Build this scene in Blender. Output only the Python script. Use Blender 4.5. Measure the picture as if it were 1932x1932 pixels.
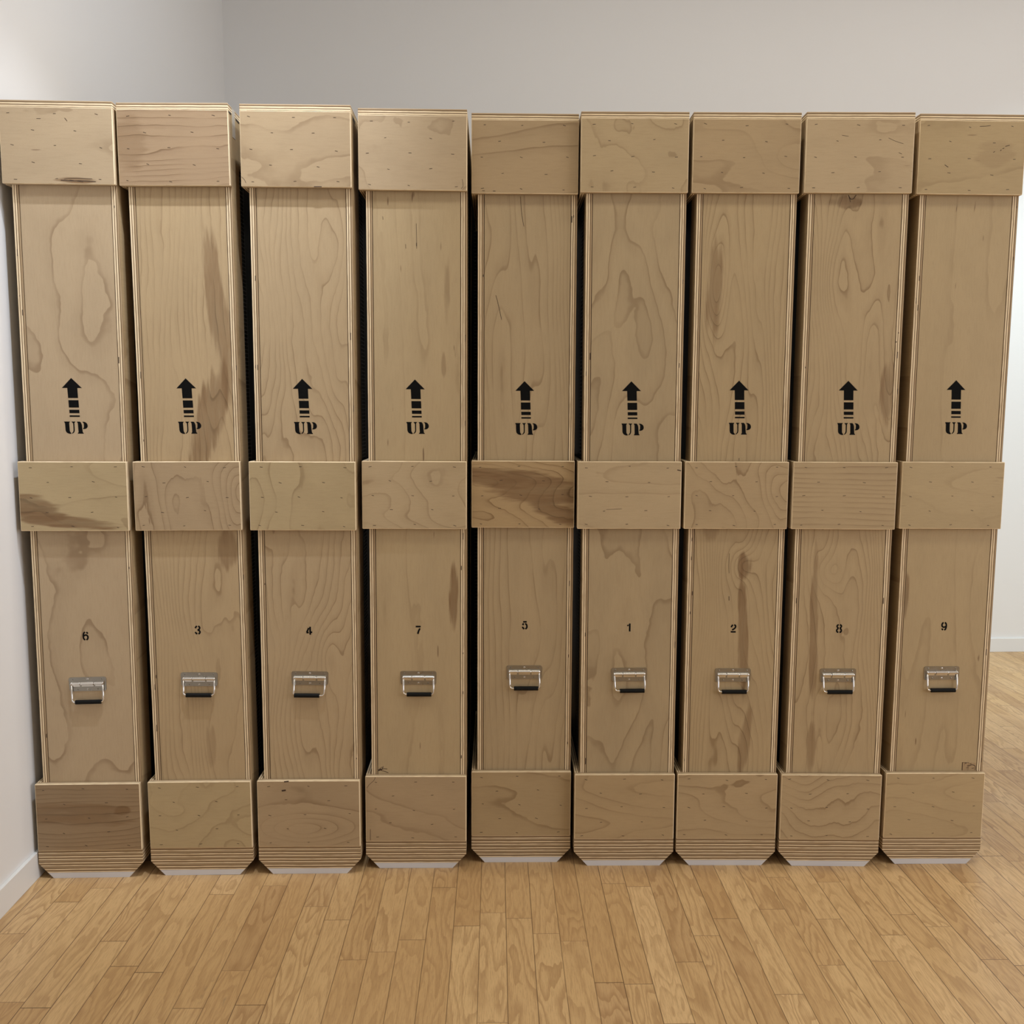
import bpy, bmesh, math, random
from mathutils import Matrix, Vector

# ------------------------------------------------------------------ camera, world, lights, exposure
S = bpy.context.scene
for o in list(bpy.data.objects):
    bpy.data.objects.remove(o, do_unlink=True)
COL = S.collection
TH = 0.04                                   # the row of crates and the camera are turned a little against the walls
def rw(x, y):
    return (x*math.cos(TH)+y*math.sin(TH), -x*math.sin(TH)+y*math.cos(TH))

cam = bpy.data.cameras.new('camera')
cam.sensor_width = 36.0; cam.lens = 36.0*1764.03/1932.0
cam.clip_start = 0.05; cam.clip_end = 60
co = bpy.data.objects.new('camera', cam); COL.objects.link(co)
pt, ro = 0.110556, 0.0025637
c, s, cr_, sr = math.cos(pt), math.sin(pt), math.cos(ro), math.sin(ro)
right = Vector((cr_, sr*s, sr*c)); up = Vector((-sr, cr_*s, cr_*c)); fwd = Vector((0, c, -s))
M = Matrix((right, up, -fwd)).transposed().to_4x4()
co.matrix_world = Matrix.Translation((0, 0, 1.5)) @ Matrix.Rotation(-TH, 4, 'Z') @ M
S.camera = co

W = bpy.data.worlds.new('world'); S.world = W; W.use_nodes = True
W.node_tree.nodes['Background'].inputs[0].default_value = (0.9, 0.95, 1.0, 1)
W.node_tree.nodes['Background'].inputs[1].default_value = 0.05

def area(name, loc, target, sx, sy, power, col, spread=180):
    l = bpy.data.lights.new(name, 'AREA'); l.shape = 'RECTANGLE'; l.size = sx; l.size_y = sy
    l.energy = power; l.color = col; l.spread = math.radians(spread)
    o = bpy.data.objects.new(name, l); COL.objects.link(o); o.location = loc
    o.rotation_euler = (Vector(target)-Vector(loc)).to_track_quat('-Z', 'Y').to_euler()
    return o
def spot(name, loc, target, power, col, angle, blend=0.6, rad=0.05):
    l = bpy.data.lights.new(name, 'SPOT'); l.energy = power; l.color = col
    l.spot_size = math.radians(angle); l.spot_blend = blend; l.shadow_soft_size = rad
    o = bpy.data.objects.new(name, l); COL.objects.link(o); o.location = loc
    o.rotation_euler = (Vector(target)-Vector(loc)).to_track_quat('-Z', 'Y').to_euler()
    return o
WARM = (1.0, 0.93, 0.84); NEUT = (1.0, 0.965, 0.93); COOL = (0.90, 0.95, 1.0)
area('fill_light_right', (5.9, 0.2, 2.0), (-1.4, 1.2, 1.4), 4.0, 3.0, 142, (0.97, 0.965, 1.0))  # added soft fill to lift the left wall; no window on this side
area('ceiling_light_row', (0.6, 1.7, 4.2), (0.6, 1.7, 0), 4.0, 0.5, 30, (1.0, 0.96, 0.80))
spot('track_spot_row_a', (0.62, 2.945, 4.15), (0.62, 2.945, 0), 62, (1.0, 0.96, 0.84), 110, 0.8, 0.02)
spot('track_spot_row_b', (1.75, 2.925, 4.15), (1.75, 2.925, 0), 62, (1.0, 0.96, 0.84), 110, 0.8, 0.02)
area('ceiling_light_back', (2.3, 4.2, 4.15), (2.2, 4.9, 0), 5.0, 0.7, 19, (1.0, 0.98, 0.90))
spot('track_spot_left', (-0.35, 2.25, 4.0), (-0.80, 3.0, 2.25), 245, (0.84, 0.90, 1.0), 46, 1.0, 0.025)
spot('track_spot_corner', (0.4, 1.8, 4.0), (-1.4, 3.1, 2.8), 62, (0.64, 0.78, 1.0), 80, 0.9, 0.1)
spot('track_spot_far_wall', (3.6, 3.0, 4.1), (3.6, 5.55, 1.0), 360, (0.76, 0.94, 1.0), 70, 0.9, 0.1)

S.view_settings.view_transform = 'Standard'
S.view_settings.look = 'None'
S.view_settings.gamma = 1.0
S.view_settings.use_curve_mapping = False
S.view_settings.exposure = 0.04

# ------------------------------------------------------------------ node helper
class NT:
    def __init__(self, name):
        self.m = bpy.data.materials.new(name); self.m.use_nodes = True
        self.t = self.m.node_tree; self.b = self.t.nodes['Principled BSDF']
    def link(self, a, b): self.t.links.new(a, b)
    def put(self, sock, v):
        if hasattr(v, 'is_linked') or isinstance(v, bpy.types.NodeSocket): self.link(v, sock)
        else: sock.default_value = v
    def math(self, op, a, b=None, c=None, clamp=False):
        n = self.t.nodes.new('ShaderNodeMath'); n.operation = op; n.use_clamp = clamp
        self.put(n.inputs[0], a)
        if b is not None: self.put(n.inputs[1], b)
        if c is not None: self.put(n.inputs[2], c)
        return n.outputs[0]
    def coord(self):
        n = self.t.nodes.new('ShaderNodeTexCoord'); s = self.t.nodes.new('ShaderNodeSeparateXYZ')
        self.link(n.outputs['Object'], s.inputs[0]); return s.outputs[0], s.outputs[1], s.outputs[2]
    def vec(self, x, y, z):
        n = self.t.nodes.new('ShaderNodeCombineXYZ')
        for i, v in enumerate((x, y, z)): self.put(n.inputs[i], v)
        return n.outputs[0]
    def noise(self, v, scale, detail=2.0, rough=0.5, dist=0.0):
        n = self.t.nodes.new('ShaderNodeTexNoise'); self.put(n.inputs['Vector'], v)
        n.inputs['Scale'].default_value = scale; n.inputs['Detail'].default_value = detail
        n.inputs['Roughness'].default_value = rough; n.inputs['Distortion'].default_value = dist
        return n.outputs['Fac']
    def white(self, v):
        n = self.t.nodes.new('ShaderNodeTexWhiteNoise'); self.put(n.inputs['Vector'], v)
        return n.outputs['Value']
    def rng(self, v, a, b, c=0.0, d=1.0, smooth=True):
        n = self.t.nodes.new('ShaderNodeMapRange'); n.interpolation_type = 'SMOOTHSTEP' if smooth else 'LINEAR'
        self.put(n.inputs[0], v)
        for i, q in enumerate((a, b, c, d)): n.inputs[i+1].default_value = q
        return n.outputs[0]
    def mix(self, f, a, b):
        n = self.t.nodes.new('ShaderNodeMix'); n.data_type = 'RGBA'
        self.put(n.inputs[0], f)
        for i, v in ((6, a), (7, b)):
            if isinstance(v, tuple): n.inputs[i].default_value = (*v[:3], 1)
            else: self.link(v, n.inputs[i])
        return n.outputs[2]
    def bump(self, h, dist, strength=1.0):
        n = self.t.nodes.new('ShaderNodeBump'); n.inputs['Distance'].default_value = dist
        n.inputs['Strength'].default_value = strength
        self.link(h, n.inputs['Height']); self.link(n.outputs[0], self.b.inputs['Normal'])
    def fin(self, col, rough=0.6, metal=0.0, spec=0.5):
        if isinstance(col, tuple): self.b.inputs['Base Color'].default_value = (*col[:3], 1)
        else: self.link(col, self.b.inputs['Base Color'])
        self.put(self.b.inputs['Roughness'], rough)
        self.b.inputs['Metallic'].default_value = metal
        self.b.inputs['Specular IOR Level'].default_value = spec
        return self.m

def plain(name, col, rough=0.5, metal=0.0, spec=0.5):
    return NT(name).fin(col, rough, metal, spec)

HEART = (0.185, 0.108, 0.050)
def veneer(name, grain='z', seed=0.0, tone=(1, 1, 1), K=4.0, lin=0.0, con=0.45, sa=5.0, sl=1.2, blotch=0.10,
           fibre=0.10, patches=(), rings=(), dashes=0.0, jag=0.0):
    """rotary cut birch face: K = number of contour lines, lin = straight grain lines per metre"""
    n = NT(name); x, y, z = n.coord()
    al, ac = (z, x) if grain == 'z' else (x, z)          # along, across
    P = n.vec(n.math('MULTIPLY', ac, sa), n.math('MULTIPLY', al, sl), n.math('ADD', n.math('MULTIPLY', y, 0.3), seed))
    F = n.math('MULTIPLY', n.noise(P, 1.0, 1.6, 0.5), K*1.45)
    if lin:
        F = n.math('ADD', F, n.math('MULTIPLY', ac, lin*1.2))
    wob = n.noise(n.vec(n.math('MULTIPLY', ac, sa*3.2), n.math('MULTIPLY', al, sl*9), seed+7.3), 1.0, 2.0, 0.6)
    F = n.math('ADD', F, n.math('MULTIPLY', wob, 0.35+jag))
    for (ca, cl, ra, rl, b) in rings:                    # pull the contours round a knot
        dx = n.math('DIVIDE', n.math('SUBTRACT', ac, ca), ra); dz = n.math('DIVIDE', n.math('SUBTRACT', al, cl), rl)
        d = n.math('ADD', n.math('MULTIPLY', dx, dx), n.math('MULTIPLY', dz, dz))
        F = n.math('ADD', F, n.math('DIVIDE', b, n.math('ADD', d, 1.0)))
    fr = n.math('FRACT', F)
    late = n.rng(fr, 0.40, 0.97, 0, 0.34)
    line = n.rng(fr, 0.86, 0.965, 0, 0.85)
    drop = n.rng(fr, 0.985, 1.0, 1, 0, False)
    shade = n.math('MULTIPLY', n.math('ADD', late, line), drop)
    mod = n.rng(n.noise(n.vec(ac, al, seed+3.0), 6.0, 1.0), 0.30, 0.65, 0.25, 1.0)
    shade0 = n.math('MULTIPLY', shade, mod)
    shade = n.math('MULTIPLY', shade0, min(con*1.35, 0.85), clamp=True)
    light = tuple(a*b for a, b in zip((0.505, 0.390, 0.246), tone))
    dark = tuple(a*b for a, b in zip((0.250, 0.165, 0.088), tone))
    colr = n.mix(shade, light, dark)
    bl = n.noise(n.vec(n.math('MULTIPLY', ac, 2.5), al, seed+11), 3.0, 3.0, 0.6)
    colr = n.mix(n.math('MULTIPLY', n.rng(bl, 0.35, 0.7), blotch*2.2), colr, tuple(a*0.72 for a in light))
    fb = n.noise(n.vec(n.math('MULTIPLY', ac, 240.0), n.math('MULTIPLY', al, 22.0), seed), 1.0, 3.0, 0.7)
    colr = n.mix(n.math('MULTIPLY', n.rng(fb, 0.4, 0.75), fibre*1.1), colr, dark)
    sp = n.noise(n.vec(ac, al, seed), 620.0, 2.0, 0.7)
    colr = n.mix(n.rng(sp, 0.45, 0.75, 0, 0.20), colr, dark)
    for (ca, cl, ra, rl, rot, st) in patches:            # heartwood: (x, z, rx, rz, rotation, strength)
        dx = n.math('SUBTRACT', x, ca); dz = n.math('SUBTRACT', z, cl)
        cc, ss = math.cos(rot), math.sin(rot)
        u = n.math('DIVIDE', n.math('ADD', n.math('MULTIPLY', dx, cc), n.math('MULTIPLY', dz, ss)), ra)
        v = n.math('DIVIDE', n.math('SUBTRACT', n.math('MULTIPLY', dz, cc), n.math('MULTIPLY', dx, ss)), rl)
        d = n.math('ADD', n.math('MULTIPLY', u, u), n.math('MULTIPLY', v, v))
        st1 = n.noise(n.vec(n.math('MULTIPLY', ac, 45.0), n.math('MULTIPLY', al, 5.0), seed+ca*9), 1.0, 3.0, 0.6)
        d = n.math('ADD', d, n.math('MULTIPLY', n.math('SUBTRACT', st1, 0.5), 2.4))
        f = n.math('MULTIPLY', n.rng(d, 1.0, 0.35), n.math('MULTIPLY', n.rng(st1, 0.25, 0.6, 1.0, 0.65), min(1.0, st*1.4)), clamp=True)
        hc = n.mix(n.math('MULTIPLY', n.math('ADD', shade0, n.rng(st1, 0.45, 0.62, 0, 0.6)), 0.7, clamp=True), tuple(q*1.18 for q in HEART), tuple(q*0.62 for q in HEART))
        colr = n.mix(f, colr, hc)
    if dashes:
        dn = n.noise(n.vec(n.math('MULTIPLY', ac, 90.0), n.math('MULTIPLY', al, 11.0), seed+5), 1.0, 1.0, 0.5)
        colr = n.mix(n.rng(dn, 0.74, 0.80, 0, dashes), colr, (0.13, 0.065, 0.03))
    n.bump(fb, 0.0003, 0.25)
    return n.fin(colr, n.rng(bl, 0.3, 0.7, 0.50, 0.62), 0, 0.35)

def plies(name, axis, start, thick, seed=0.0, skid=False):
    """edge of birch plywood: layers stacked along axis, light edge plies alternating with darker ones"""
    n = NT(name); X = n.coord(); a = X['xyz'.index(axis)]
    others = [X[i] for i in range(3) if i != 'xyz'.index(axis)]
    w = n.noise(n.vec(n.math('MULTIPLY', others[0], 9.0), n.math('MULTIPLY', others[1], 9.0), seed), 1.0, 2.0, 0.5)
    t = n.math('DIVIDE', n.math('SUBTRACT', a, start), thick)
    t = n.math('ADD', t, n.math('MULTIPLY', n.math('SUBTRACT', w, 0.5), 0.12))
    fr = n.math('FRACT', n.math('ADD', t, 10.0))
    r = n.t.nodes.new('ShaderNodeValToRGB'); r.color_ramp.interpolation = 'LINEAR'
    L = (0.86, 0.70, 0.47, 1); D = (0.14, 0.082, 0.036, 1); Mi = (0.44, 0.32, 0.19, 1); DD = (0.09, 0.05, 0.024, 1)
    e = r.color_ramp.elements
    seq = [(0.0, DD), (0.05, L), (0.25, L), (0.29, D), (0.37, D), (0.41, L), (0.60, L), (0.64, D), (0.73, D), (0.77, Mi), (0.94, Mi), (0.99, DD)]
    if skid:
        seq = [(0.0, DD), (0.06, L), (0.17, L), (0.21, D), (0.31, D), (0.35, Mi), (0.47, Mi), (0.50, L), (0.60, L), (0.63, D), (0.74, D), (0.78, Mi), (0.93, Mi), (0.98, DD)]
    e[0].position, e[0].color = seq[0][0], seq[0][1]; e[1].position, e[1].color = seq[-1][0], seq[-1][1]
    for p, q in seq[1:-1]:
        k = e.new(p); k.color = q
    n.link(fr, r.inputs[0]); colr = r.outputs[0]
    # tonal changes along the ply, and black voids where a core ply has a gap
    lay = n.math('FLOOR', n.math('MULTIPLY', t, 5.0))
    v = n.noise(n.vec(n.math('MULTIPLY', others[0], 16.0), n.math('MULTIPLY', others[1], 16.0), n.math('ADD', n.math('MULTIPLY', lay, 3.7), seed)), 1.0, 2.0, 0.6)
    colr = n.mix(n.rng(v, 0.45, 0.75, 0, 0.45), colr, (0.36, 0.235, 0.12))
    colr = n.mix(n.rng(v, 0.79, 0.81, 0, 0.95), colr, (0.02, 0.012, 0.006))
    n.bump(fr, 0.0006, 0.3)
    return n.fin(colr, 0.65, 0, 0.3)

# ------------------------------------------------------------------ mesh helpers
def link(name, bm, mats, parent=None, smooth=False):
    me = bpy.data.meshes.new(name); bm.normal_update(); bm.to_mesh(me); bm.free()
    for m in (mats if isinstance(mats, (list, tuple)) else [mats]): me.materials.append(m)
    if smooth:
        for p in me.polygons: p.use_smooth = True
    o = bpy.data.objects.new(name, me); COL.objects.link(o)
    if parent is not None: o.parent = parent
    return o
def add_box(bm, x0, x1, y0, y1, z0, z1, mi=0, bevel=0.0, seg=2):
    vs = [bm.verts.new(p) for p in ((x0,y0,z0),(x1,y0,z0),(x1,y1,z0),(x0,y1,z0),(x0,y0,z1),(x1,y0,z1),(x1,y1,z1),(x0,y1,z1))]
    fs = [bm.faces.new([vs[i] for i in q]) for q in ((3,2,1,0),(4,5,6,7),(0,1,5,4),(1,2,6,5),(2,3,7,6),(3,0,4,7))]
    for f in fs: f.material_index = mi
    if bevel:
        es = list({e for f in fs for e in f.edges})
        r = bmesh.ops.bevel(bm, geom=es, offset=bevel, segments=seg, affect='EDGES', profile=0.5)
        fs = list({f for f in r['faces']} | {f for f in fs if f.is_valid})
    return fs
def board(name, x0, x1, y0, y1, z0, z1, face_axis, mface, medge, parent, bevel=0.0012):
    """a plywood board: veneer on the two broad faces, ply edges all round"""
    bm = bmesh.new(); add_box(bm, x0, x1, y0, y1, z0, z1, 0, bevel)
    bm.normal_update(); a = 'xyz'.index(face_axis)
    for f in bm.faces: f.material_index = 0 if abs(f.normal[a]) > 0.95 else 1
    return link(name, bm, [mface, medge], parent)
def add_tube(bm, pts, r, seg=12, mi=0, cap=True):
    pts = [Vector(p) for p in pts]; rings = []
    ref = Vector((0, 1, 0))
    for i, p in enumerate(pts):
        t = (pts[min(i+1, len(pts)-1)]-pts[max(i-1, 0)]).normalized()
        rr = ref if abs(t.dot(ref)) < 0.95 else Vector((1, 0, 0))
        u = t.cross(rr).normalized(); v = t.cross(u).normalized()
        rings.append([bm.verts.new(p+(u*math.cos(2*math.pi*k/seg)+v*math.sin(2*math.pi*k/seg))*r) for k in range(seg)])
    for a, b in zip(rings, rings[1:]):
        for k in range(seg):
            f = bm.faces.new((a[k], a[(k+1) % seg], b[(k+1) % seg], b[k])); f.material_index = mi; f.smooth = True
    if cap:
        bm.faces.new(rings[0][::-1]).material_index = mi; bm.faces.new(rings[-1]).material_index = mi
def add_prism_xz(bm, pts, y0, y1, mi=0):
    """pts counter-clockwise in the x-z plane seen from -y"""
    a = [bm.verts.new((p[0], y0, p[1])) for p in pts]; b = [bm.verts.new((p[0], y1, p[1])) for p in pts]
    bm.faces.new(a).material_index = mi; bm.faces.new(b[::-1]).material_index = mi
    n = len(pts)
    for i in range(n):
        bm.faces.new((a[i], b[i], b[(i+1) % n], a[(i+1) % n])).material_index = mi
def smooth_line(pts, k=5):
    if len(pts) < 3: return pts
    out = []
    for i in range(len(pts)-1):
        p0, p1, p2, p3 = pts[max(i-1, 0)], pts[i], pts[i+1], pts[min(i+2, len(pts)-1)]
        for j in range(k):
            t = j/k
            out.append(tuple(0.5*(2*p1[q]+(-p0[q]+p2[q])*t+(2*p0[q]-5*p1[q]+4*p2[q]-p3[q])*t*t+(-p0[q]+3*p1[q]-3*p2[q]+p3[q])*t**3) for q in (0, 1)))
    return out+[pts[-1]]
def add_stroke(bm, pts, w, y, round_ends=False, lift=0.0):
    """a painted stroke of width w in the x-z plane, painted film 0.3 mm thick"""
    L = []; R = []
    for i, p in enumerate(pts):
        q0, q1 = pts[max(i-1, 0)], pts[min(i+1, len(pts)-1)]
        dx, dz = q1[0]-q0[0], q1[1]-q0[1]; l = math.hypot(dx, dz) or 1
        nx, nz = -dz/l*w/2, dx/l*w/2
        L.append((p[0]+nx, p[1]+nz)); R.append((p[0]-nx, p[1]-nz))
    for i in range(len(pts)-1):
        add_prism_xz(bm, [R[i], R[i+1], L[i+1], L[i]], y-0.0003-lift, y)
def tag(o, label=None, cat=None, group=None, kind=None):
    if label: o['label'] = label
    if cat: o['category'] = cat
    if group: o['group'] = group
    if kind: o['kind'] = kind
    return o

# ------------------------------------------------------------------ the room
XL = rw(-1.514, 2.584)[0]; YB = rw(3.0, 5.70)[1]; XR = 6.2; YF = -3.6; ZC = 4.3

def wall_mat(name, col):
    n = NT(name); x, y, z = n.coord()
    a = n.noise(n.vec(x, y, z), 180.0, 3.0, 0.6); b = n.noise(n.vec(x, y, z), 1.3, 2.0, 0.5)
    colr = n.mix(n.rng(b, 0.3, 0.7, 0, 0.05), col, tuple(q*0.9 for q in col))
    n.bump(a, 0.0006, 0.25)
    return n.fin(colr, 0.75, 0, 0.25)
M_wall = wall_mat('white_wall_paint', (0.765, 0.765, 0.765))
M_base = plain('white_baseboard_paint', (0.74, 0.745, 0.745), 0.38)
M_ceil = plain('white_ceiling_paint', (0.75, 0.75, 0.74), 0.8)

def floor_mat():
    n = NT('oak_strip_floor'); x, y, z = n.coord()
    A = -0.022; PW = 0.0765                               # strips run towards the back wall
    ac = n.math('ADD', n.math('MULTIPLY', x, math.cos(A)), n.math('MULTIPLY', y, math.sin(A)))
    al = n.math('SUBTRACT', n.math('MULTIPLY', y, math.cos(A)), n.math('MULTIPLY', x, math.sin(A)))
    q = n.math('DIVIDE', n.math('ADD', ac, 20*PW+0.0443), PW)
    ix = n.math('FLOOR', q); fx = n.math('SUBTRACT', q, ix)
    r0 = n.white(n.vec(ix, 3.3, 1.7)); r1 = n.white(n.vec(ix, 9.1, 4.2))
    q2 = n.math('DIVIDE', n.math('ADD', n.math('ADD', al, 20.0), n.math('MULTIPLY', r0, 2.0)), n.math('ADD', 0.42, n.math('MULTIPLY', r1, 0.55)))
    iy = n.math('FLOOR', q2); fy = n.math('SUBTRACT', q2, iy)
    pid = n.vec(ix, iy, 0.5); h = n.white(pid); h2 = n.white(n.vec(ix, iy, 7.7)); h3 = n.white(n.vec(ix, iy, 13.1))
    seed = n.math('MULTIPLY', h2, 60.0)
    # cathedral grain per strip
    P = n.vec(n.math('MULTIPLY', ac, 15.0), n.math('MULTIPLY', al, 2.4), seed)
    F = n.math('MULTIPLY', n.noise(P, 1.0, 1.5, 0.5), n.math('ADD', 6.0, n.math('MULTIPLY', h3, 9.0)))
    F = n.math('ADD', F, n.math('MULTIPLY', n.noise(n.vec(n.math('MULTIPLY', ac, 60.0), n.math('MULTIPLY', al, 14.0), seed), 1.0, 2.0, 0.6), 0.55))
    fr = n.math('FRACT', F)
    g = n.math('MULTIPLY', n.rng(fr, 0.35, 0.93), n.rng(fr, 0.96, 1.0, 1, 0, False))
    fine = n.noise(n.vec(n.math('MULTIPLY', ac, 420.0), n.math('MULTIPLY', al, 22.0), seed), 1.0, 3.0, 0.7)
    t = n.rng(h, 0.0, 1.0, 0, 1, False)
    base = n.mix(t, (0.640, 0.436, 0.218), (0.520, 0.328, 0.150))
    base = n.mix(n.rng(h3, 0.80, 1.0, 0, 0.4), base, (0.73, 0.51, 0.275))
    base = n.mix(n.rng(h2, 0.86, 1.0, 0, 0.3), base, (0.34, 0.20, 0.10))
    colr = n.mix(n.math('MULTIPLY', g, n.rng(h2, 0, 1, 0.30, 0.62, False)), base, (0.33, 0.185, 0.078))
    colr = n.mix(n.rng(fine, 0.42, 0.72, 0, 0.50), colr, (0.32, 0.18, 0.08))
    dirt = n.noise(n.vec(n.math('MULTIPLY', ac, 34.0), n.math('MULTIPLY', al, 9.0), 2.0), 1.0, 4.0, 0.7)
    dm = n.rng(n.noise(n.vec(x, y, 9.0), 2.2, 2.0), 0.52, 0.68)
    colr = n.mix(n.math('MULTIPLY', n.rng(dirt, 0.60, 0.74, 0, 0.5), dm), colr, (0.15, 0.11, 0.075))
    ex = n.math('MULTIPLY', n.math('MINIMUM', fx, n.math('SUBTRACT', 1.0, fx)), PW)
    ey = n.math('MULTIPLY', n.math('MINIMUM', fy, n.math('SUBTRACT', 1.0, fy)), 0.7)
    e = n.math('MINIMUM', ex, ey)
    gapw = n.rng(n.white(n.vec(ix, 1.0, 2.0)), 0.0, 1.0, 0.60, 1.0, False)
    gap = n.math('MULTIPLY', n.rng(e, 0.0005, 0.0016, 1, 0), gapw)
    colr = n.mix(gap, colr, (0.10, 0.05, 0.022))
    hgt = n.math('SUBTRACT', n.math('MULTIPLY', fine, 0.12), gap)
    n.bump(hgt, 0.0006, 0.5)
    rr = n.math('ADD', n.rng(n.noise(n.vec(x, y, 1.0), 4.0, 3.0), 0.3, 0.7, 0.33, 0.45), n.math('MULTIPLY', fine, 0.08))
    return n.fin(colr, rr, 0, 0.5)
M_floor = floor_mat()

def struct(name, x0, x1, y0, y1, z0, z1, mat, bevel=0.0):
    bm = bmesh.new(); add_box(bm, x0, x1, y0, y1, z0, z1, 0, bevel)
    return tag(link(name, bm, mat), kind='structure')
T = 0.15
struct('floor', XL-T, XR+T, YF-T, YB+T, -0.12, 0.0, M_floor)
struct('ceiling', XL-T, XR+T, YF-T, YB+T, ZC, ZC+0.12, M_ceil)
struct('wall_left', XL-T, XL, YF-T, YB+T, 0, ZC, M_wall)
struct('wall_back', XL, XR, YB, YB+T, 0, ZC, M_wall)
struct('wall_right', XR, XR+T, YF-T, YB+T, 0, ZC, M_wall)
struct('wall_front', XL, XR, YF-T, YF, 0, ZC, M_wall)
BH = 0.086
struct('baseboard_left', XL, XL+0.012, YF, YB-0.012, 0, BH, M_base, 0.0015)
struct('baseboard_back', XL, XR-0.012, YB-0.013, YB, 0, BH, M_base, 0.0015)
struct('baseboard_right', XR-0.012, XR, YF, YB, 0, BH, M_base, 0.0015)
struct('baseboard_front', XL+0.012, XR-0.012, YF, YF+0.012, 0, BH, M_base, 0.0015)

# ------------------------------------------------------------------ crate dimensions (metres, crate coordinates)
HW = 0.1637; H = 2.391; Z1 = 2.154; Z2 = 1.3344; Z3 = 1.1208; Z4 = 0.3131; Z5 = 0.0919
PLY = 0.019; XB = HW-PLY                     # the battens stand one board proud in front and on the left
DEP = 0.62; CX = 0.0095
M_paint = plain('black_stencil_paint', (0.006, 0.006, 0.006), 0.8, 0, 0.08)
M_staple = plain('dark_staple_slot', (0.055, 0.032, 0.018), 0.5)
M_inner = plain('dark_raw_plywood', (0.16, 0.10, 0.055), 0.8)
M_pad = plain('grey_white_plastic_runner', (0.66, 0.66, 0.69), 0.45)
def steel_mat():
    n = NT('zinc_plated_steel'); x, y, z = n.coord()
    a = n.noise(n.vec(x, y, z), 90.0, 3.0, 0.6)
    return n.fin(n.mix(a, (0.33, 0.32, 0.29), (0.38, 0.37, 0.34)), n.rng(a, 0.3, 0.7, 0.27, 0.33), 1.0)
M_steel = steel_mat()
M_bright = plain('bright_nickel_plating', (0.80, 0.79, 0.77), 0.13, 1.0)
M_grip = plain('black_rubber_grip', (0.007, 0.007, 0.007), 0.6, 0, 0.15)
M_hole = plain('dark_screw_recess', (0.03, 0.028, 0.025), 0.6)
M_tape = plain('clear_packing_tape', (0.47, 0.43, 0.36), 0.25)

# stencil arrow and lettering, traced on a unit of 1 px = 1/10.73 of a photo pixel, anchored on the U P pair
K = 0.00159/10.73*1.036
ARROW = [[(522,180),(333,374),(438,374),(446,567),(640,567),(634,374),(722,374)],
         [(448,608),(453,751),(650,751),(645,608)], [(456,794),(460,860),(655,860),(652,794)], [(459,902),(460,932),(658,932),(658,902)]]
U_ = [[(342,1022),(452,1022),(450,1034),(438,1048),(444,1200),(452,1225),(472,1248),(468,1262),(430,1260),(395,1245),(372,1222),(362,1190),(357,1060),(350,1044),(342,1034)],
      [(487,1022),(560,1022),(557,1032),(540,1048),(541,1190),(535,1220),(515,1245),(488,1258),(484,1246),(502,1232),(516,1205),(519,1180),(516,1065),(508,1048),(492,1036)]]
P_ = [[(592,1024),(645,1022),(668,1040),(685,1085),(692,1180),(698,1232),(716,1245),(712,1258),(600,1258),(598,1246),(614,1230),(608,1060),(604,1046),(592,1036)],
      [(700,1024),(740,1028),(772,1045),(792,1072),(799,1105),(792,1135),(770,1157),(740,1167),(706,1168),(706,1156),(722,1138),(724,1070),(716,1046),(700,1036)]]
def glyph(bm, polys, y, dx, dz, ax=570, az=1140, k=K):
    for p in polys:
        pts = [((q[0]-ax)*k+dx, -(q[1]-az)*k*1.02+dz) for q in p]
        area2 = sum(a[0]*b[1]-b[0]*a[1] for a, b in zip(pts, pts[1:]+pts[:1]))
        if area2 < 0: pts = pts[::-1]
        add_prism_xz(bm, pts, y-0.0003, y)
six = [[(-.05,.47),(-.18,.36),(-.26,.12),(-.27,-.15),(-.2,-.38),(-.06,-.48)], [(.10,.45),(.20,.38),(.26,.27)], [(-.20,.0),(-.05,.10),(.10,.10),(.24,-.02),(.27,-.2),(.21,-.38),(.08,-.48)]]
DIG = {'6': six, '9': [[(-a, -b) for a, b in st] for st in six],
 '3': [[(-.27,.22),(-.2,.37),(-.06,.47)], [(.08,.47),(.23,.36),(.25,.2),(.16,.07),(.0,.0)], [(.0,.0),(.18,-.07),(.27,-.22),(.23,-.38),(.08,-.48)], [(-.28,-.24),(-.2,-.38),(-.06,-.48)]],
 '4': [[(-.06,.33),(-.18,.05),(-.30,-.2)], [(-.34,-.24),(-.06,-.24)], [(.11,.48),(.11,-.5)], [(.11,-.2),(.36,-.2)]],
 '7': [[(-.32,.43),(.30,.43)], [(.21,.2),(.06,-.08),(-.06,-.48)]],
 '5': [[(-.2,.44),(.25,.44)], [(-.17,.26),(-.2,.12),(-.25,.02)], [(.04,.2),(.2,.12),(.27,-.1),(.24,-.32),(.08,-.47)], [(-.27,-.18),(-.2,-.34),(-.05,-.46)]],
 '1': [[(.08,.5),(.08,-.5)], [(-.20,.33),(-.10,.20)]],
 '2': [[(-.28,.15),(-.2,.33),(-.07,.46)], [(.08,.47),(.24,.36),(.25,.16),(.1,-.02),(-.16,-.19)], [(-.33,-.42),(.30,-.42)]],
 '8': [[(-.06,.48),(-.22,.38),(-.25,.22),(-.12,.03),(-.26,-.16),(-.27,-.33),(-.2,-.44),(-.07,-.5)], [(.08,.48),(.24,.38),(.27,.22),(.14,.03),(.26,-.16),(.27,-.33),(.2,-.44),(.07,-.5)]]}

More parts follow.
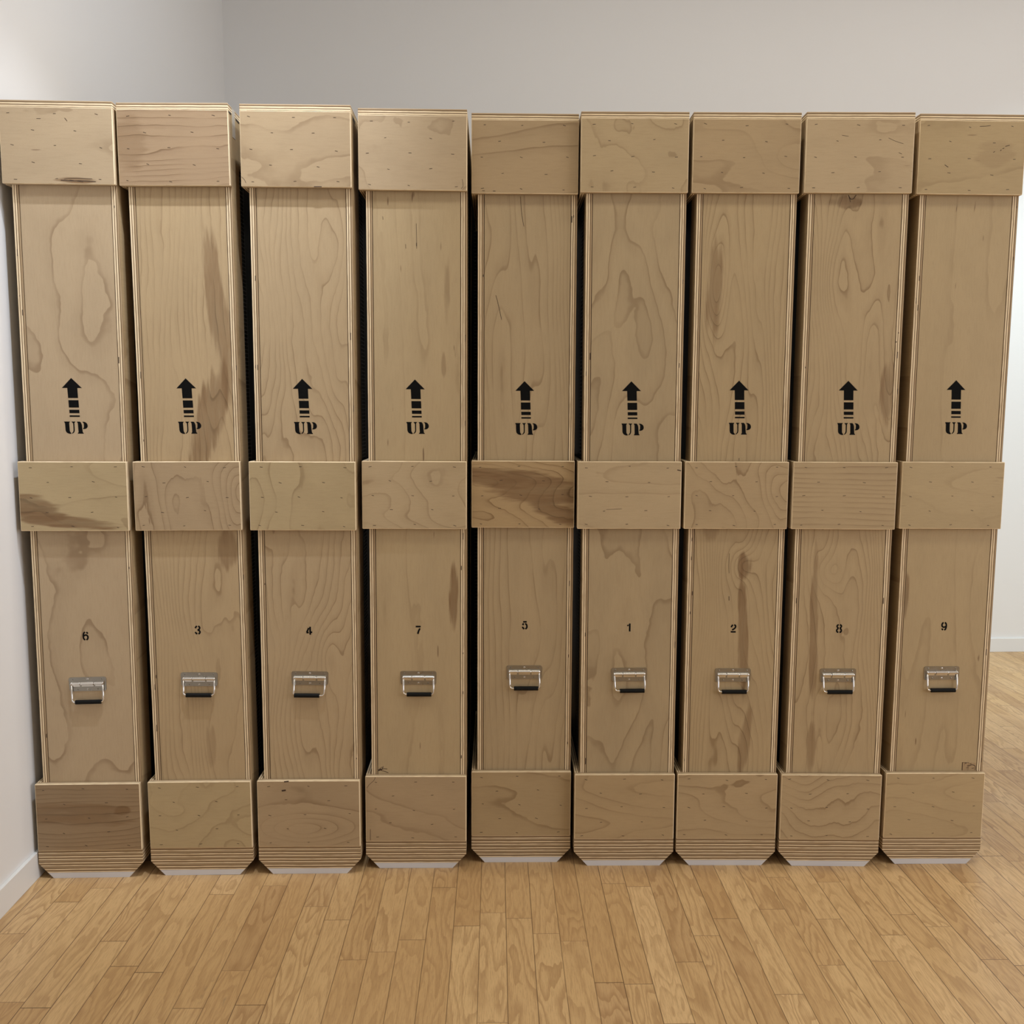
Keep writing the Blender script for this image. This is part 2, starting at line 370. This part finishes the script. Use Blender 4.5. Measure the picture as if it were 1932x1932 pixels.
def staples(bm, x0, x1, z0, z1, y, rnd, drop=()):
    """rows of 3-2-3-2-3 crown staples on a batten"""
    rows = (3, 2, 3, 2, 3)
    for r, nn in enumerate(rows):
        zz = z1-0.018-(z1-z0-0.032)*r/4
        xs = ((0.10, 0.48, 0.88) if nn == 3 else (0.27, 0.68))
        for fx in xs:
            px = x0+(x1-x0)*(fx+rnd.uniform(-0.025, 0.025)); pz = zz+rnd.uniform(-0.003, 0.003)
            a = rnd.uniform(-0.35, 0.2); w = rnd.uniform(0.0030, 0.0048); t = 0.0008
            ca, sa = math.cos(a), math.sin(a)
            pts = [(px+u*ca-v*sa, pz+u*sa+v*ca) for u, v in ((-w, -t), (w, -t), (w, t), (-w, t))]
            add_prism_xz(bm, pts, y-0.0002, y+0.0008, 2)

def make_handle(parent, cx, zt, goff, gz, yb, tilt=0.0):
    """fold-down spring handle: plate > hinge barrel, bail, grip, screws. yb = face of the panel"""
    w, h = 0.1165, 0.0445; x0, x1, z0, z1 = cx-w/2, cx+w/2, zt-h, zt
    R = Matrix.Translation((cx, 0, zt)) @ Matrix.Rotation(-tilt, 4, 'Y') @ Matrix.Translation((-cx, 0, -zt))
    def fl(name, bm, m, p):
        bmesh.ops.transform(bm, matrix=R, verts=bm.verts); return link(name, bm, m, p)
    def arc(px, pz, r, a0, a1, n=5): return [(px+r*math.cos(math.radians(a0+(a1-a0)*i/n)), pz+r*math.sin(math.radians(a0+(a1-a0)*i/n))) for i in range(n+1)]
    r = 0.007
    pts = arc(x0+r+0.001, z0+r, r, 180, 270)+arc(x1-r-0.001, z0+r, r, 270, 360)+arc(x1-r, z1-r, r, 0, 90)+arc(x0+r, z1-r, r, 90, 180)
    bm = bmesh.new(); add_prism_xz(bm, pts, yb-0.0016, yb)
    plate = fl('handle', bm, M_steel, parent); yf = yb-0.0016
    zb = zt-0.0195
    bm = bmesh.new()
    hx = 0.051
    for a, b, rad in ((-hx, -0.0215, 0.0052), (-0.0205, 0.0205, 0.0058), (0.0215, hx, 0.0052)):
        add_tube(bm, [(cx+a, yf-0.003, zb), (cx+a+0.0015, yf-0.003, zb), (cx+b-0.0015, yf-0.003, zb), (cx+b, yf-0.003, zb)], rad, 14)
        add_box(bm, cx+a+0.002, cx+b-0.002, yf-0.0012, yf, zb-0.0098, zb-0.003)
    fl('hinge_barrel', bm, M_bright, plate)
    hg = 0.0485; rr = 0.008; y1 = yf-0.004; y2 = yf-0.0075
    off = goff*0.25
    path = [(cx-hg, y1, zb-0.001)]
    zs = gz
    path += [(cx-hg+off, y2, zs+rr)] + [(cx-hg+off+rr-rr*math.cos(math.radians(t)), y2, zs+rr-rr*math.sin(math.radians(t))) for t in (22, 45, 68, 90)]
    path += [(cx+hg+off-rr+rr*math.sin(math.radians(t)), y2, zs+rr-rr*math.cos(math.radians(t))) for t in (0, 22, 45, 68, 90)] + [(cx+hg, y1, zb-0.001)]
    bm = bmesh.new(); add_tube(bm, path, 0.0027, 10)
    for sx in (-hg, hg): add_tube(bm, [(cx+sx-0.001, y1, zb), (cx+sx+0.001, y1, zb)], 0.0062, 12)
    fl('bail', bm, M_bright, plate)
    bm = bmesh.new(); gx = cx+goff; gl = 0.0395
    add_tube(bm, [(gx-gl, y2, zs), (gx-gl+0.0008, y2, zs), (gx+gl-0.0008, y2, zs), (gx+gl, y2, zs)], 0.0068, 16)
    fl('grip', bm, M_grip, plate)
    for sx, sz in ((-0.045, zt-0.0065), (0.0, zt-0.006), (0.045, zt-0.0065), (-0.031, zt-0.0385), (0.0, zt-0.0385), (0.031, zt-0.0385)):
        bm = bmesh.new(); rs = 0.0032 if sx == 0 else 0.0024
        nseg = 12
        for k, (ra, yy) in enumerate(((rs, 0.0), (rs*0.8, 0.0009), (rs*0.3, 0.0014))):
            ring = [bm.verts.new((cx+sx+ra*math.cos(2*math.pi*j/nseg), yf-yy, sz+ra*math.sin(2*math.pi*j/nseg))) for j in range(nseg)]
            if k:
                for j in range(nseg): bm.faces.new((prev[j], prev[(j+1) % nseg], ring[(j+1) % nseg], ring[j]))
            prev = ring
        bm.faces.new(prev)
        for sg in (0, 1):
            d = rs*0.55
            if sg: add_box(bm, cx+sx-d, cx+sx+d, yf-0.0015, yf-0.0012, sz-0.0003, sz+0.0003, 1)
            else: add_box(bm, cx+sx-0.0003, cx+sx+0.0003, yf-0.0015, yf-0.0012, sz-d, sz+d, 1)
        fl('screw', bm, [M_bright if sx == 0 else M_steel, M_hole], plate)
    return plate

# ---- measured placement: x, y, yaw, lean, number, number z, handle top z, grip offset, grip z
CR = [(-1.34476, 2.84864, 0.0379, 0.00206, '6', 0.7872, 0.6550, 0.0015, 0.5770, 0.02),
      (-0.99451, 2.86743, 0.0183, -0.0045, '3', 0.8023, 0.6655, -0.001, 0.5937, -0.01),
      (-0.65057, 2.87844, 0.0219, 0.00227, '4', 0.7988, 0.6667, -0.009, 0.5903, -0.012),
      (-0.31086, 2.91678, 0.0185, 0.0040, '7', 0.7922, 0.6572, 0.0025, 0.5826, 0.0),
      (0.03211, 2.95874, 0.0183, 0.0023, '5', 0.7988, 0.6652, 0.0055, 0.5909, 0.0),
      (0.37072, 2.93813, 0.0120, -0.0003, '1', 0.7976, 0.6644, 0.009, 0.5902, 0.01),
      (0.70695, 2.94165, 0.0068, 0.0013, '2', 0.7942, 0.6625, 0.004, 0.5865, 0.0),
      (1.04549, 2.93755, -0.0051, 0.0026, '8', 0.7961, 0.6635, 0.0055, 0.5878, 0.008),
      (1.39189, 2.95474, 0.0182, 0.00345, '9', 0.7998, 0.6669, 0.004, 0.5895, 0.006)]
def lx(f): return -HW+2*HW*f
def bx(f): return -0.1257+0.2704*f

STILE = [.11, .105, .150, .16, .12, .10, .10, .10, .10]
LADDER = [(.30, .34), (.112, .155), (.185, .265), (.20, .30), (.14, .20), (.14, .20), (.3, .34), (.3, .34), (.3, .34)]
M_rack = plain('black_powder_coat', (0.010, 0.010, 0.011), 0.5, 0, 0.4)
M_rung = plain('worn_black_steel', (0.085, 0.085, 0.090), 0.35, 0.3)
# ---- veneer of every board: (cap, body, mid, base) as keyword sets
PK = (1.0, 0.985, 0.99); YL = (0.97, 0.97, 0.87); TN = (0.90, 0.86, 0.82); PL = (1.03, 1.02, 0.98); BR = (0.66, 0.60, 0.55)
V = [
 dict(cap=dict(K=3, con=.28, tone=PK, dashes=.5, patches=[(lx(.66), Z1+.012, .07, .010, 0, .75)]),
      body=dict(K=4.2, sa=4.2, sl=1.7, con=.42, tone=PK, seed=4.1, blotch=.08),
      mid=dict(K=9, lin=8, con=.35, tone=YL, patches=[(lx(.14), Z3+.068, .105, .050, -.30, 1.0), (lx(.40), Z3+.030, .19, .020, -.08, .95)]),
      base=dict(K=7, lin=40, con=.5, tone=BR, patches=[(lx(.82), Z5+.13, .028, .018, 0, .9), (lx(.4), Z5+.12, .22, .045, 0, .55)])),
 dict(cap=dict(K=7, lin=42, con=.60, sl=1.0, jag=.3, tone=(.80,.72,.68), patches=[(lx(.1), Z1+.12, .06, .09, 0, .35)]),
      body=dict(K=12, jag=.35, sa=5.5, sl=1.0, lin=38, con=.42, tone=(1.0,.96,.88), seed=9.4, patches=[(bx(.86), 1.78, .035, .30, .10, .55), (bx(.72), 1.46, .05, .20, -.28, .6), (bx(.88), 1.06, .035, .07, 0, .5), (bx(.6), .42, .02, .08, 0, .25)]),
      mid=dict(K=8, sa=3, sl=5, con=.50, tone=TN, rings=[(Z3+.13, lx(1.02), .11, .09, 5.5)]),
      base=dict(K=5, con=.28, tone=YL, sl=3)),
 dict(cap=dict(K=4.5, con=.33, tone=TN, sl=1.6),
      body=dict(K=12, jag=.3, sa=5.5, sl=1.2, lin=30, con=.42, tone=(.98,.95,.90), seed=17.2, rings=[(bx(.72), .72, .05, .13, 5.0)]),
      mid=dict(K=5, sa=3, sl=5, con=.38, tone=YL),
      base=dict(K=5, con=.42, tone=TN, rings=[(Z5+.06, lx(.45), .05, .15, 4.5)])),
 dict(cap=dict(K=5, con=.30, tone=PK, sl=2.5),
      body=dict(K=3, sa=8, sl=.8, lin=5, con=.20, tone=(1.0,.985,.91), seed=23.7, dashes=.7, patches=[(bx(.92), .90, .016, .125, 0, .95), (bx(.84), 1.86, .012, .13, 0, .4), (bx(.80), 1.63, .01, .05, 0, .4)]),
      mid=dict(K=8, con=.32, tone=PL, sl=2, rings=[(Z3+.19, lx(.66), .10, .12, 3.5)]),
      base=dict(K=7, con=.28, tone=TN, sl=1.3)),
 dict(cap=dict(K=5, lin=12, con=.42, sl=.9, tone=(.88,.83,.76)),
      body=dict(K=10, sa=5.5, sl=.8, lin=34, con=.40, tone=(.92,.90,.84), seed=31.5, rings=[(bx(.86), 2.0, .05, .30, -3.5)]),
      mid=dict(K=14, lin=34, con=.6, jag=.4, tone=(.90,.82,.68), sl=1.6, patches=[(lx(.62), Z3+.125, .19, .062, -.20, 1.0), (lx(.20), Z3+.165, .13, .036, -.05, .95), (lx(.82), Z3+.050, .11, .034, -.40, 1.0)]),
      base=dict(K=4, lin=8, con=.42, sl=1.2, tone=(.88,.84,.74))),
 dict(cap=dict(K=5, con=.30, sa=4, sl=4, tone=(.96,.94,.87)),
      body=dict(K=6.5, sa=4.5, sl=1.5, con=.42, tone=(.93,.92,.87), seed=38.3, blotch=.14),
      mid=dict(K=5, con=.20, sl=1.2, tone=PL, dashes=.3),
      base=dict(K=6, con=.38, sl=1.2, tone=(.93,.88,.78))),
 dict(cap=dict(K=7, con=.30, tone=(.90,.85,.77), rings=[(Z1+.10, lx(1.0), .05, .13, 4)]),
      body=dict(K=12, jag=.3, sa=6, sl=.9, lin=44, con=.45, tone=(.95,.92,.83), seed=44.9, rings=[(bx(.17), 1.87, .035, .13, 3.5), (bx(.60), 1.00, .035, .05, 5)],
                patches=[(bx(.16), 1.87, .030, .17, 0, .5), (bx(.60), 1.00, .032, .045, 0, .75), (bx(.62), .74, .018, .22, .05, .62), (bx(.68), .42, .022, .13, -.1, .5), (bx(.2), 1.12, .03, .05, 0, .35)]),
      mid=dict(K=8, sa=3, sl=5, con=.48, tone=(.97,.93,.85), rings=[(Z3+.12, lx(1.0), .10, .10, 5)]),
      base=dict(K=7, lin=10, con=.45, sl=1.6, tone=(.94,.90,.82))),
 dict(cap=dict(K=3, con=.25, tone=(1.03,1.01,.98), sl=1.2, dashes=.5),
      body=dict(K=13, jag=.35, sa=6, sl=1.2, lin=30, con=.45, tone=(.97,.94,.86), seed=52.6, rings=[(bx(.28), 1.90, .06, .16, 6), (bx(.35), .98, .045, .06, 4)],
                patches=[(bx(.93), 1.55, .025, .11, 0, .55), (bx(.20), .78, .016, .30, .02, .5), (bx(.35), 2.13, .05, .022, 0, .55), (bx(.22), .40, .02, .10, 0, .5)]),
      mid=dict(K=5, lin=48, con=.52, sl=.9, tone=(.97,.94,.87)),
      base=dict(K=6, sa=3, sl=4, lin=26, con=.45, tone=(.96,.93,.86))),
 dict(cap=dict(K=2.5, con=.20, tone=(.93,.90,.78), sl=1.2, dashes=.7, patches=[(lx(.72), Z1+.12, .07, .05, .4, .18)]),
      body=dict(K=2.5, sa=6, sl=.8, lin=4, con=.18, tone=(.97,.95,.86), seed=61.0, dashes=.8, patches=[(bx(.02), .90, .010, .09, 0, .7)]),
      mid=dict(K=4, con=.18, tone=(.99,.98,.88), sl=2, dashes=.3),
      base=dict(K=5, con=.22, tone=(1.0,.97,.86), sl=2)),
]
WHO = ['crate stencilled 6 beside the left wall, brown bottom batten',
       'crate stencilled 3, brown streaked top batten, next to crate 6',
       'crate stencilled 4, oval ring grain on its bottom batten',
       'crate stencilled 7, brown streak right of the numeral',
       'crate stencilled 5, dark swirled middle batten',
       'crate stencilled 1, the palest middle batten',
       'crate stencilled 2, brown knot above the numeral',
       'crate stencilled 8, dark looped knot under top batten',
       'crate stencilled 9 at the right end of the row']

M_edge_y = plies('ply_edge_front_batten', 'y', -0.0016, PLY*1.1, 2.0)
M_edge_xr = plies('ply_edge_right_side', 'x', XB, PLY, 5.0)
M_edge_xl = plies('ply_edge_left_side', 'x', -XB, PLY, 8.0)
M_edge_xo = plies('ply_edge_side_batten', 'x', -HW, PLY, 3.0)
M_edge_top = plies('ply_edge_top_board', 'z', H-PLY, PLY*1.05, 6.0)
M_side = veneer('birch_side_veneer_shaded', 'z', 71.0, (.85, .79, .68), 7, 8, .35)  # same birch, toned darker to put shade into the gaps between crates

def make_crate(i):
    x, y, yaw, lean, num, nz, hz, goff, gz, tilt = CR[i]
    rnd = random.Random(100+i)
    root = bpy.data.objects.new('shipping_crate', None); COL.objects.link(root)
    wx, wy = rw(x, y); root.location = (wx, wy, abs(lean)*HW*0.7)
    root.rotation_euler = (0, lean, yaw-TH)
    tag(root, 'tall narrow birch plywood '+WHO[i], 'crate', 'nine tall plywood shipping crates standing in a row')
    v = V[i]
    def vm(key, **kw):
        d = dict(v[key]); d.setdefault('seed', 10.0*i+{'cap': 1.3, 'mid': 3.9, 'base': 6.1, 'body': 8.8}[key])
        g = 'z' if key == 'body' else 'x'
        return veneer('birch_veneer_%s' % key, g, **{**d, **kw})
    mskid = plies('ply_edge_skid', 'z', 0.018, (Z5-0.018)/3.5, 3.0+i*2.7, True)
    # carcass
    g = 0.0011
    board('front_panel', -XB+PLY+g, XB-g, PLY+0.0008, 2*PLY, Z5, H-PLY, 'y', vm('body'), M_inner, root, 0.0006)
    for sx, xa, xb_, me in ((-1, -XB, -XB+PLY, M_edge_xl), (1, XB, HW, M_edge_xr)):
        st = STILE[i]; zl, zh = 0.255, 2.225
        bm = bmesh.new()                                 # plywood frame of the side, open in the middle
        for q in ((PLY, st, Z5, H-PLY), (DEP-0.06, DEP, Z5, H-PLY), (st, DEP-0.06, Z5, zl), (st, DEP-0.06, zh, H-PLY)):
            add_box(bm, xa, xb_, q[0], q[1], q[2], q[3], 0, 0.0006)
        bm.normal_update()
        for f in bm.faces: f.material_index = 0 if abs(f.normal.x) > 0.95 else 1
        link('side_panel', bm, [M_side, me], root)
        bm = bmesh.new()                                 # black slotted lining set into the opening
        add_box(bm, xa+0.004, xb_-0.004, st, DEP-0.06, zl, zh, 0)
        xo = (xa+0.004) if sx < 0 else (xb_-0.004)
        y0, y1 = LADDER[i]; zz = zl+0.01
        x0_, x1_ = (xo-0.0012, xo) if sx < 0 else (xo, xo+0.0012)
        for yy in (y0, y1): add_box(bm, x0_, x1_, yy-0.002, yy+0.002, zl, zh, 1)
        while zz < zh-0.004:
            add_box(bm, x0_, x1_, y0, y1, zz, zz+0.0022, 1); zz += 0.0122
        link('slotted_lining', bm, [M_rack, M_rung], root)
    board('back_panel', -XB+PLY+g, XB-g, DEP-PLY, DEP-0.001, Z5, H-PLY, 'y', M_side, M_inner, root, 0.0006)
    board('top_board', -HW, HW, 0.0005, DEP, H-PLY, H, 'z', M_side, M_edge_top, root, 0.0014)
    # battens, front and left
    for key, za, zb_ in (('cap', Z1, H-PLY), ('mid', Z3, Z2), ('base', Z5, Z4)):
        bm = bmesh.new(); add_box(bm, -HW, HW, 0, PLY, za, zb_, 0, 0.0022 if key != 'cap' else 0.0018)
        bm.normal_update()
        for f in bm.faces: f.material_index = 0 if abs(f.normal.y) > 0.95 else 1
        staples(bm, -HW, HW, za, zb_, 0.0, rnd)
        link('batten', bm, [vm(key), M_edge_y, M_staple], root)
        board('side_batten', -HW, -XB, PLY, DEP, za, zb_, 'x', M_side, M_edge_xo, root, 0.0012)
    # stacked plywood skid with chamfered lower corners, on a plastic runner
    def cham(z): return HW-max(0.0, 0.0478-z)*0.0446/0.0478
    bm = bmesh.new()
    add_prism_xz(bm, [(-cham(.018), .018), (cham(.018), .018), (HW, .0478), (HW, Z5-0.0008), (-HW, Z5-0.0008), (-HW, .0478)], 0.002, DEP)
    link('skid', bm, mskid, root)
    bm = bmesh.new()
    add_prism_xz(bm, [(-cham(0), 0.0), (cham(0), 0.0), (cham(.018), .018), (-cham(.018), .018)], 0.002, DEP)
    link('runner', bm, M_pad, root)
    # stencils
    yp = PLY+0.0008
    jz = {0: 0, 1: 0, 4: -.003, 5: -.003, 8: .003}.get(i, 0)
    bm = bmesh.new(); glyph(bm, ARROW, yp, CX+rnd.uniform(-.0008, .0012), 1.4375+jz)
    link('stencil_arrow', bm, M_paint, root)
    bm = bmesh.new(); glyph(bm, U_+P_, yp, CX, 1.4375+jz)
    link('stencil_lettering', bm, M_paint, root)
    bm = bmesh.new(); hh = 0.0262
    for k, st in enumerate(DIG[num]):
        pts = [(CX-0.0008+a*hh, nz+b*hh) for a, b in smooth_line(st)]
        wd = 0.20*hh
        if num in '68932' : wd = 0.19*hh
        add_stroke(bm, pts, wd, yp, lift=0.00003*k)
    link('stencil_number', bm, M_paint, root)
    make_handle(root, CX-0.001+(0.0025 if i in (5, 6, 7) else 0), hz, goff, gz, yp, tilt)
    return root
roots = [make_crate(i) for i in range(9)]

# ---- marks that belong to single crates
yp = PLY+0.0008
M_knot = plain('dark_bark_pocket', (0.045, 0.022, 0.012), 0.7)
def marks(i, strokes, y=yp, w=0.0012, name='knot_mark'):
    bm = bmesh.new()
    for k, st in enumerate(strokes):
        ww = st[0] if isinstance(st[0], float) else w
        pts = st[1:] if isinstance(st[0], float) else st
        add_stroke(bm, smooth_line(list(pts)), ww, y, lift=0.00003*(k % 4))
    return link(name, bm, M_knot, roots[i])
# 7: splayed splinter mark in the bottom left corner
marks(3, [[.0055, (-.1235, .325), (-.117, .328), (-.112, .327)], [.0016, (-.114, .327), (-.105, .331), (-.094, .330)], [.0016, (-.114, .325), (-.102, .322), (-.091, .317)],
          [.0016, (-.113, .328), (-.109, .334), (-.107, .339)], [.0012, (-.119, .330), (-.112, .336), (-.108, .334)]])
# 8: looped knot under the top batten
marks(7, [[.0022, (-.022, 2.152), (-.019, 2.146), (-.014, 2.140), (-.006, 2.141), (-.002, 2.147), (.002, 2.152)], [.0014, (-.020, 2.146), (-.017, 2.139), (-.015, 2.131)]])
# 9: rectangular veneer patch low on the right
M_patch = veneer('birch_patch_veneer', 'z', 83.0, (.88, .80, .70), 6, 30, .5, dashes=.9)
bm = bmesh.new(); add_prism_xz(bm, [(.096, .314), (.1415, .314), (.1415, .340), (.096, .342)], yp-0.0002, yp)
link('veneer_patch', bm, M_patch, roots[8])
marks(8, [[.0018, (.096, .342), (.0962, .315)], [.0008, (.096, .342), (.118, .3415)], [.0018, (.104, .3395), (.110, .339)], [.0020, (.112, .330), (.120, .331), (.128, .334), (.138, .331)],
          [.0018, (.120, .336), (.126, .338)], [.0018, (.139, .331), (.1405, .322), (.1395, .316)], [.0013, (.110, .323), (.117, .324)], [.0013, (.128, .322), (.136, .323)]], yp-0.0002)
# 6: split veneer along the lower edge of the top batten
marks(0, [[.0020, (lx(.52), Z1+.011), (lx(.62), Z1+.0095), (lx(.70), Z1+.010), (lx(.83), Z1+.008)], [.0012, (lx(.55), Z1+.014), (lx(.63), Z1+.017), (lx(.80), Z1+.016)], [.0010, (lx(.60), Z1+.012), (lx(.72), Z1+.0065)]], 0.0, name='split_mark')
marks(0, [[.0012, (-.055, H-.052), (-.043, H-.052)], [.0014, (.026, H-.049), (.033, H-.058)]], 0.0, name='split_mark')
# 9: scratches on the top batten
marks(8, [[.0014, (lx(.56), H-.036), (lx(.62), H-.035), (lx(.66), H-.033)], [.0016, (lx(.81), H-.094), (lx(.85), H-.090)], [.0018, (lx(.785), H-.101), (lx(.80), H-.099)], [.0018, (lx(.765), H-.107), (lx(.775), H-.104)],
          [.0016, (lx(.70), H-.112), (lx(.715), H-.109)], [.0016, (lx(.25), H-.150), (lx(.285), H-.157)]], 0.0, name='scratch')
# 8: scratches on the top batten
marks(7, [[.0010, (lx(.33), H-.068), (lx(.39), H-.071)], [.0008, (lx(.76), H-.075), (lx(.82), H-.084), (lx(.90), H-.092)], [.0012, (lx(.86), H-.118), (lx(.89), H-.122)]], 0.0, name='scratch')
# 1: chip at the right edge of the middle batten
marks(5, [[.0030, (HW-.002, Z2-.029), (HW-.008, Z2-.0275), (HW-.014, Z2-.0265)], [.0008, (lx(.28), Z3+.062), (lx(.43), Z3+.064)]], 0.0, name='chip_mark')
# 5: two holes on the lower edge of the top batten, dark streaks in the body
marks(4, [[.0016, (lx(.10), Z1+.0075), (lx(.125), Z1+.0075)], [.0016, (lx(.20), Z1+.007), (lx(.225), Z1+.007)]], 0.0, name='nail_hole')
marks(4, [[.0012, (-.013, 2.150), (-.009, 2.10), (-.002, 2.06)], [.0014, (-.088, 1.85), (-.080, 1.82), (-.070, 1.775)]], name='grain_streak')
# 7: torn corner on the top batten, bottom right; 3 and 4: torn corners
marks(3, [[.0010, (lx(.955), Z1+.034), (lx(.962), Z1+.022), (lx(.962), Z1+.012), (lx(.945), Z1+.006)]], 0.0, name='torn_corner')
marks(3, [[.0010, (lx(.10), Z4-.003), (lx(.085), Z4-.014), (lx(.04), Z4-.028), (lx(.015), Z4-.04)], [.0012, (lx(.045), Z5+.005), (lx(.047), Z5+.042)]], 0.0, name='torn_corner')
marks(2, [[.0010, (lx(.005), Z1+.028), (lx(.03), Z1+.020), (lx(.045), Z1+.010)], [.0026, (lx(.66), Z1+.0012), (lx(.73), Z1+.0012)]], 0.0, name='torn_corner')
marks(2, [[.0040, (lx(.265), Z4-.003), (lx(.31), Z4-.0015)], [.0050, (lx(.24), Z4-.033), (lx(.28), Z4-.031)]], 0.0, name='chip_mark')
marks(6, [[.0010, (-.012, 1.04), (-.0125, 1.00), (-.011, .975)], [.0018, (-.009, .900), (-.0085, .886)], [.0014, (.010, 1.345), (.010, 1.336)]], name='grain_streak')
marks(3, [[.0012, (.008, 2.06), (.009, 2.01), (.009, 1.985)], [.0024, (.0088, 2.002), (.0088, 1.992)], [.0010, (-.094, 2.08), (-.093, 2.07)], [.0010, (-.025, 1.998), (-.024, 1.985)]], name='grain_streak')
# voids in the edges of the body plies
rv = random.Random(5)
for i in range(9):
    st = []
    for k in range(7):
        side = rv.choice((-1, 1)); xx = (-XB+PLY*rv.choice((.3, .62, .9))) if side < 0 else (HW-PLY*rv.choice((.3, .62, .9)))
        zz = rv.choice((rv.uniform(1.36, 2.12), rv.uniform(.34, 1.1))); ll = rv.uniform(.004, .022)
        st.append([.0022, (xx, zz), (xx+.0003, zz+ll)])
    marks(i, st, PLY+0.0001, name='ply_void')
# 3: clear tape over the right side of the top batten, with two dark slots
bm = bmesh.new(); add_box(bm, HW, HW+0.0004, .045, .075, H-.085, H-.0015)
link('tape_strip', bm, M_tape, roots[1])
for a, b in ((.008, .036), (.085, .125)):
    bm = bmesh.new(); add_box(bm, HW, HW+0.0006, a, b, H-.0245, H-.0195)
    link('slot', bm, M_hole, roots[1])
bm = bmesh.new(); add_box(bm, HW, HW+0.0006, .04, .09, H-.030, H-.0195); link('slot', bm, M_hole, roots[2])

# ------------------------------------------------------------------ black slotted racks behind the crates
def make_rack(xa, xb, pa, pb, label):
    y0 = 3.62; H2 = 2.365
    root = bpy.data.objects.new('equipment_rack', None); COL.objects.link(root)
    wx, wy = rw((xa+xb)/2, y0); root.location = (wx, wy, 0); root.rotation_euler = (0, 0, -TH)
    tag(root, label, 'rack')
    c0 = (xa+xb)/2
    for p in (pa, pb):
        bm = bmesh.new(); w = 0.0052; cx = p-c0
        add_box(bm, cx-w-.0018, cx-w, -0.006, -0.001, 0, H2); add_box(bm, cx+w, cx+w+.0018, -0.006, -0.001, 0, H2)
        k = 0; zz = 0.012
        while zz < H2-0.012:
            add_box(bm, cx-w, cx+w, -0.005, -0.001, zz, zz+0.0022, 1); zz += 0.0136
        link('slotted_rail', bm, [M_rack, M_rung], root)
    bm = bmesh.new(); add_box(bm, xa-c0, xb-c0, 0, 0.012, 0, H2); link('front_panel', bm, M_rack, root)
    for sx in (xa, xb-0.012):
        bm = bmesh.new(); add_box(bm, sx-c0, sx-c0+0.012, 0.012, 0.32, 0, H2); link('side_panel', bm, M_rack, root)
    bm = bmesh.new(); add_box(bm, xa-c0+.012, xb-c0-.012, 0.012, 0.32, H2-0.012, H2); link('top_panel', bm, M_rack, root)
    bm = bmesh.new(); add_box(bm, xa-c0+.012, xb-c0-.012, 0.308, 0.32, 0, H2-.012); link('back_panel', bm, M_rack, root)
make_rack(-0.40, 0.10, -0.163, -0.141, 'tall black slotted rack seen in the gap between crates 7 and 5')
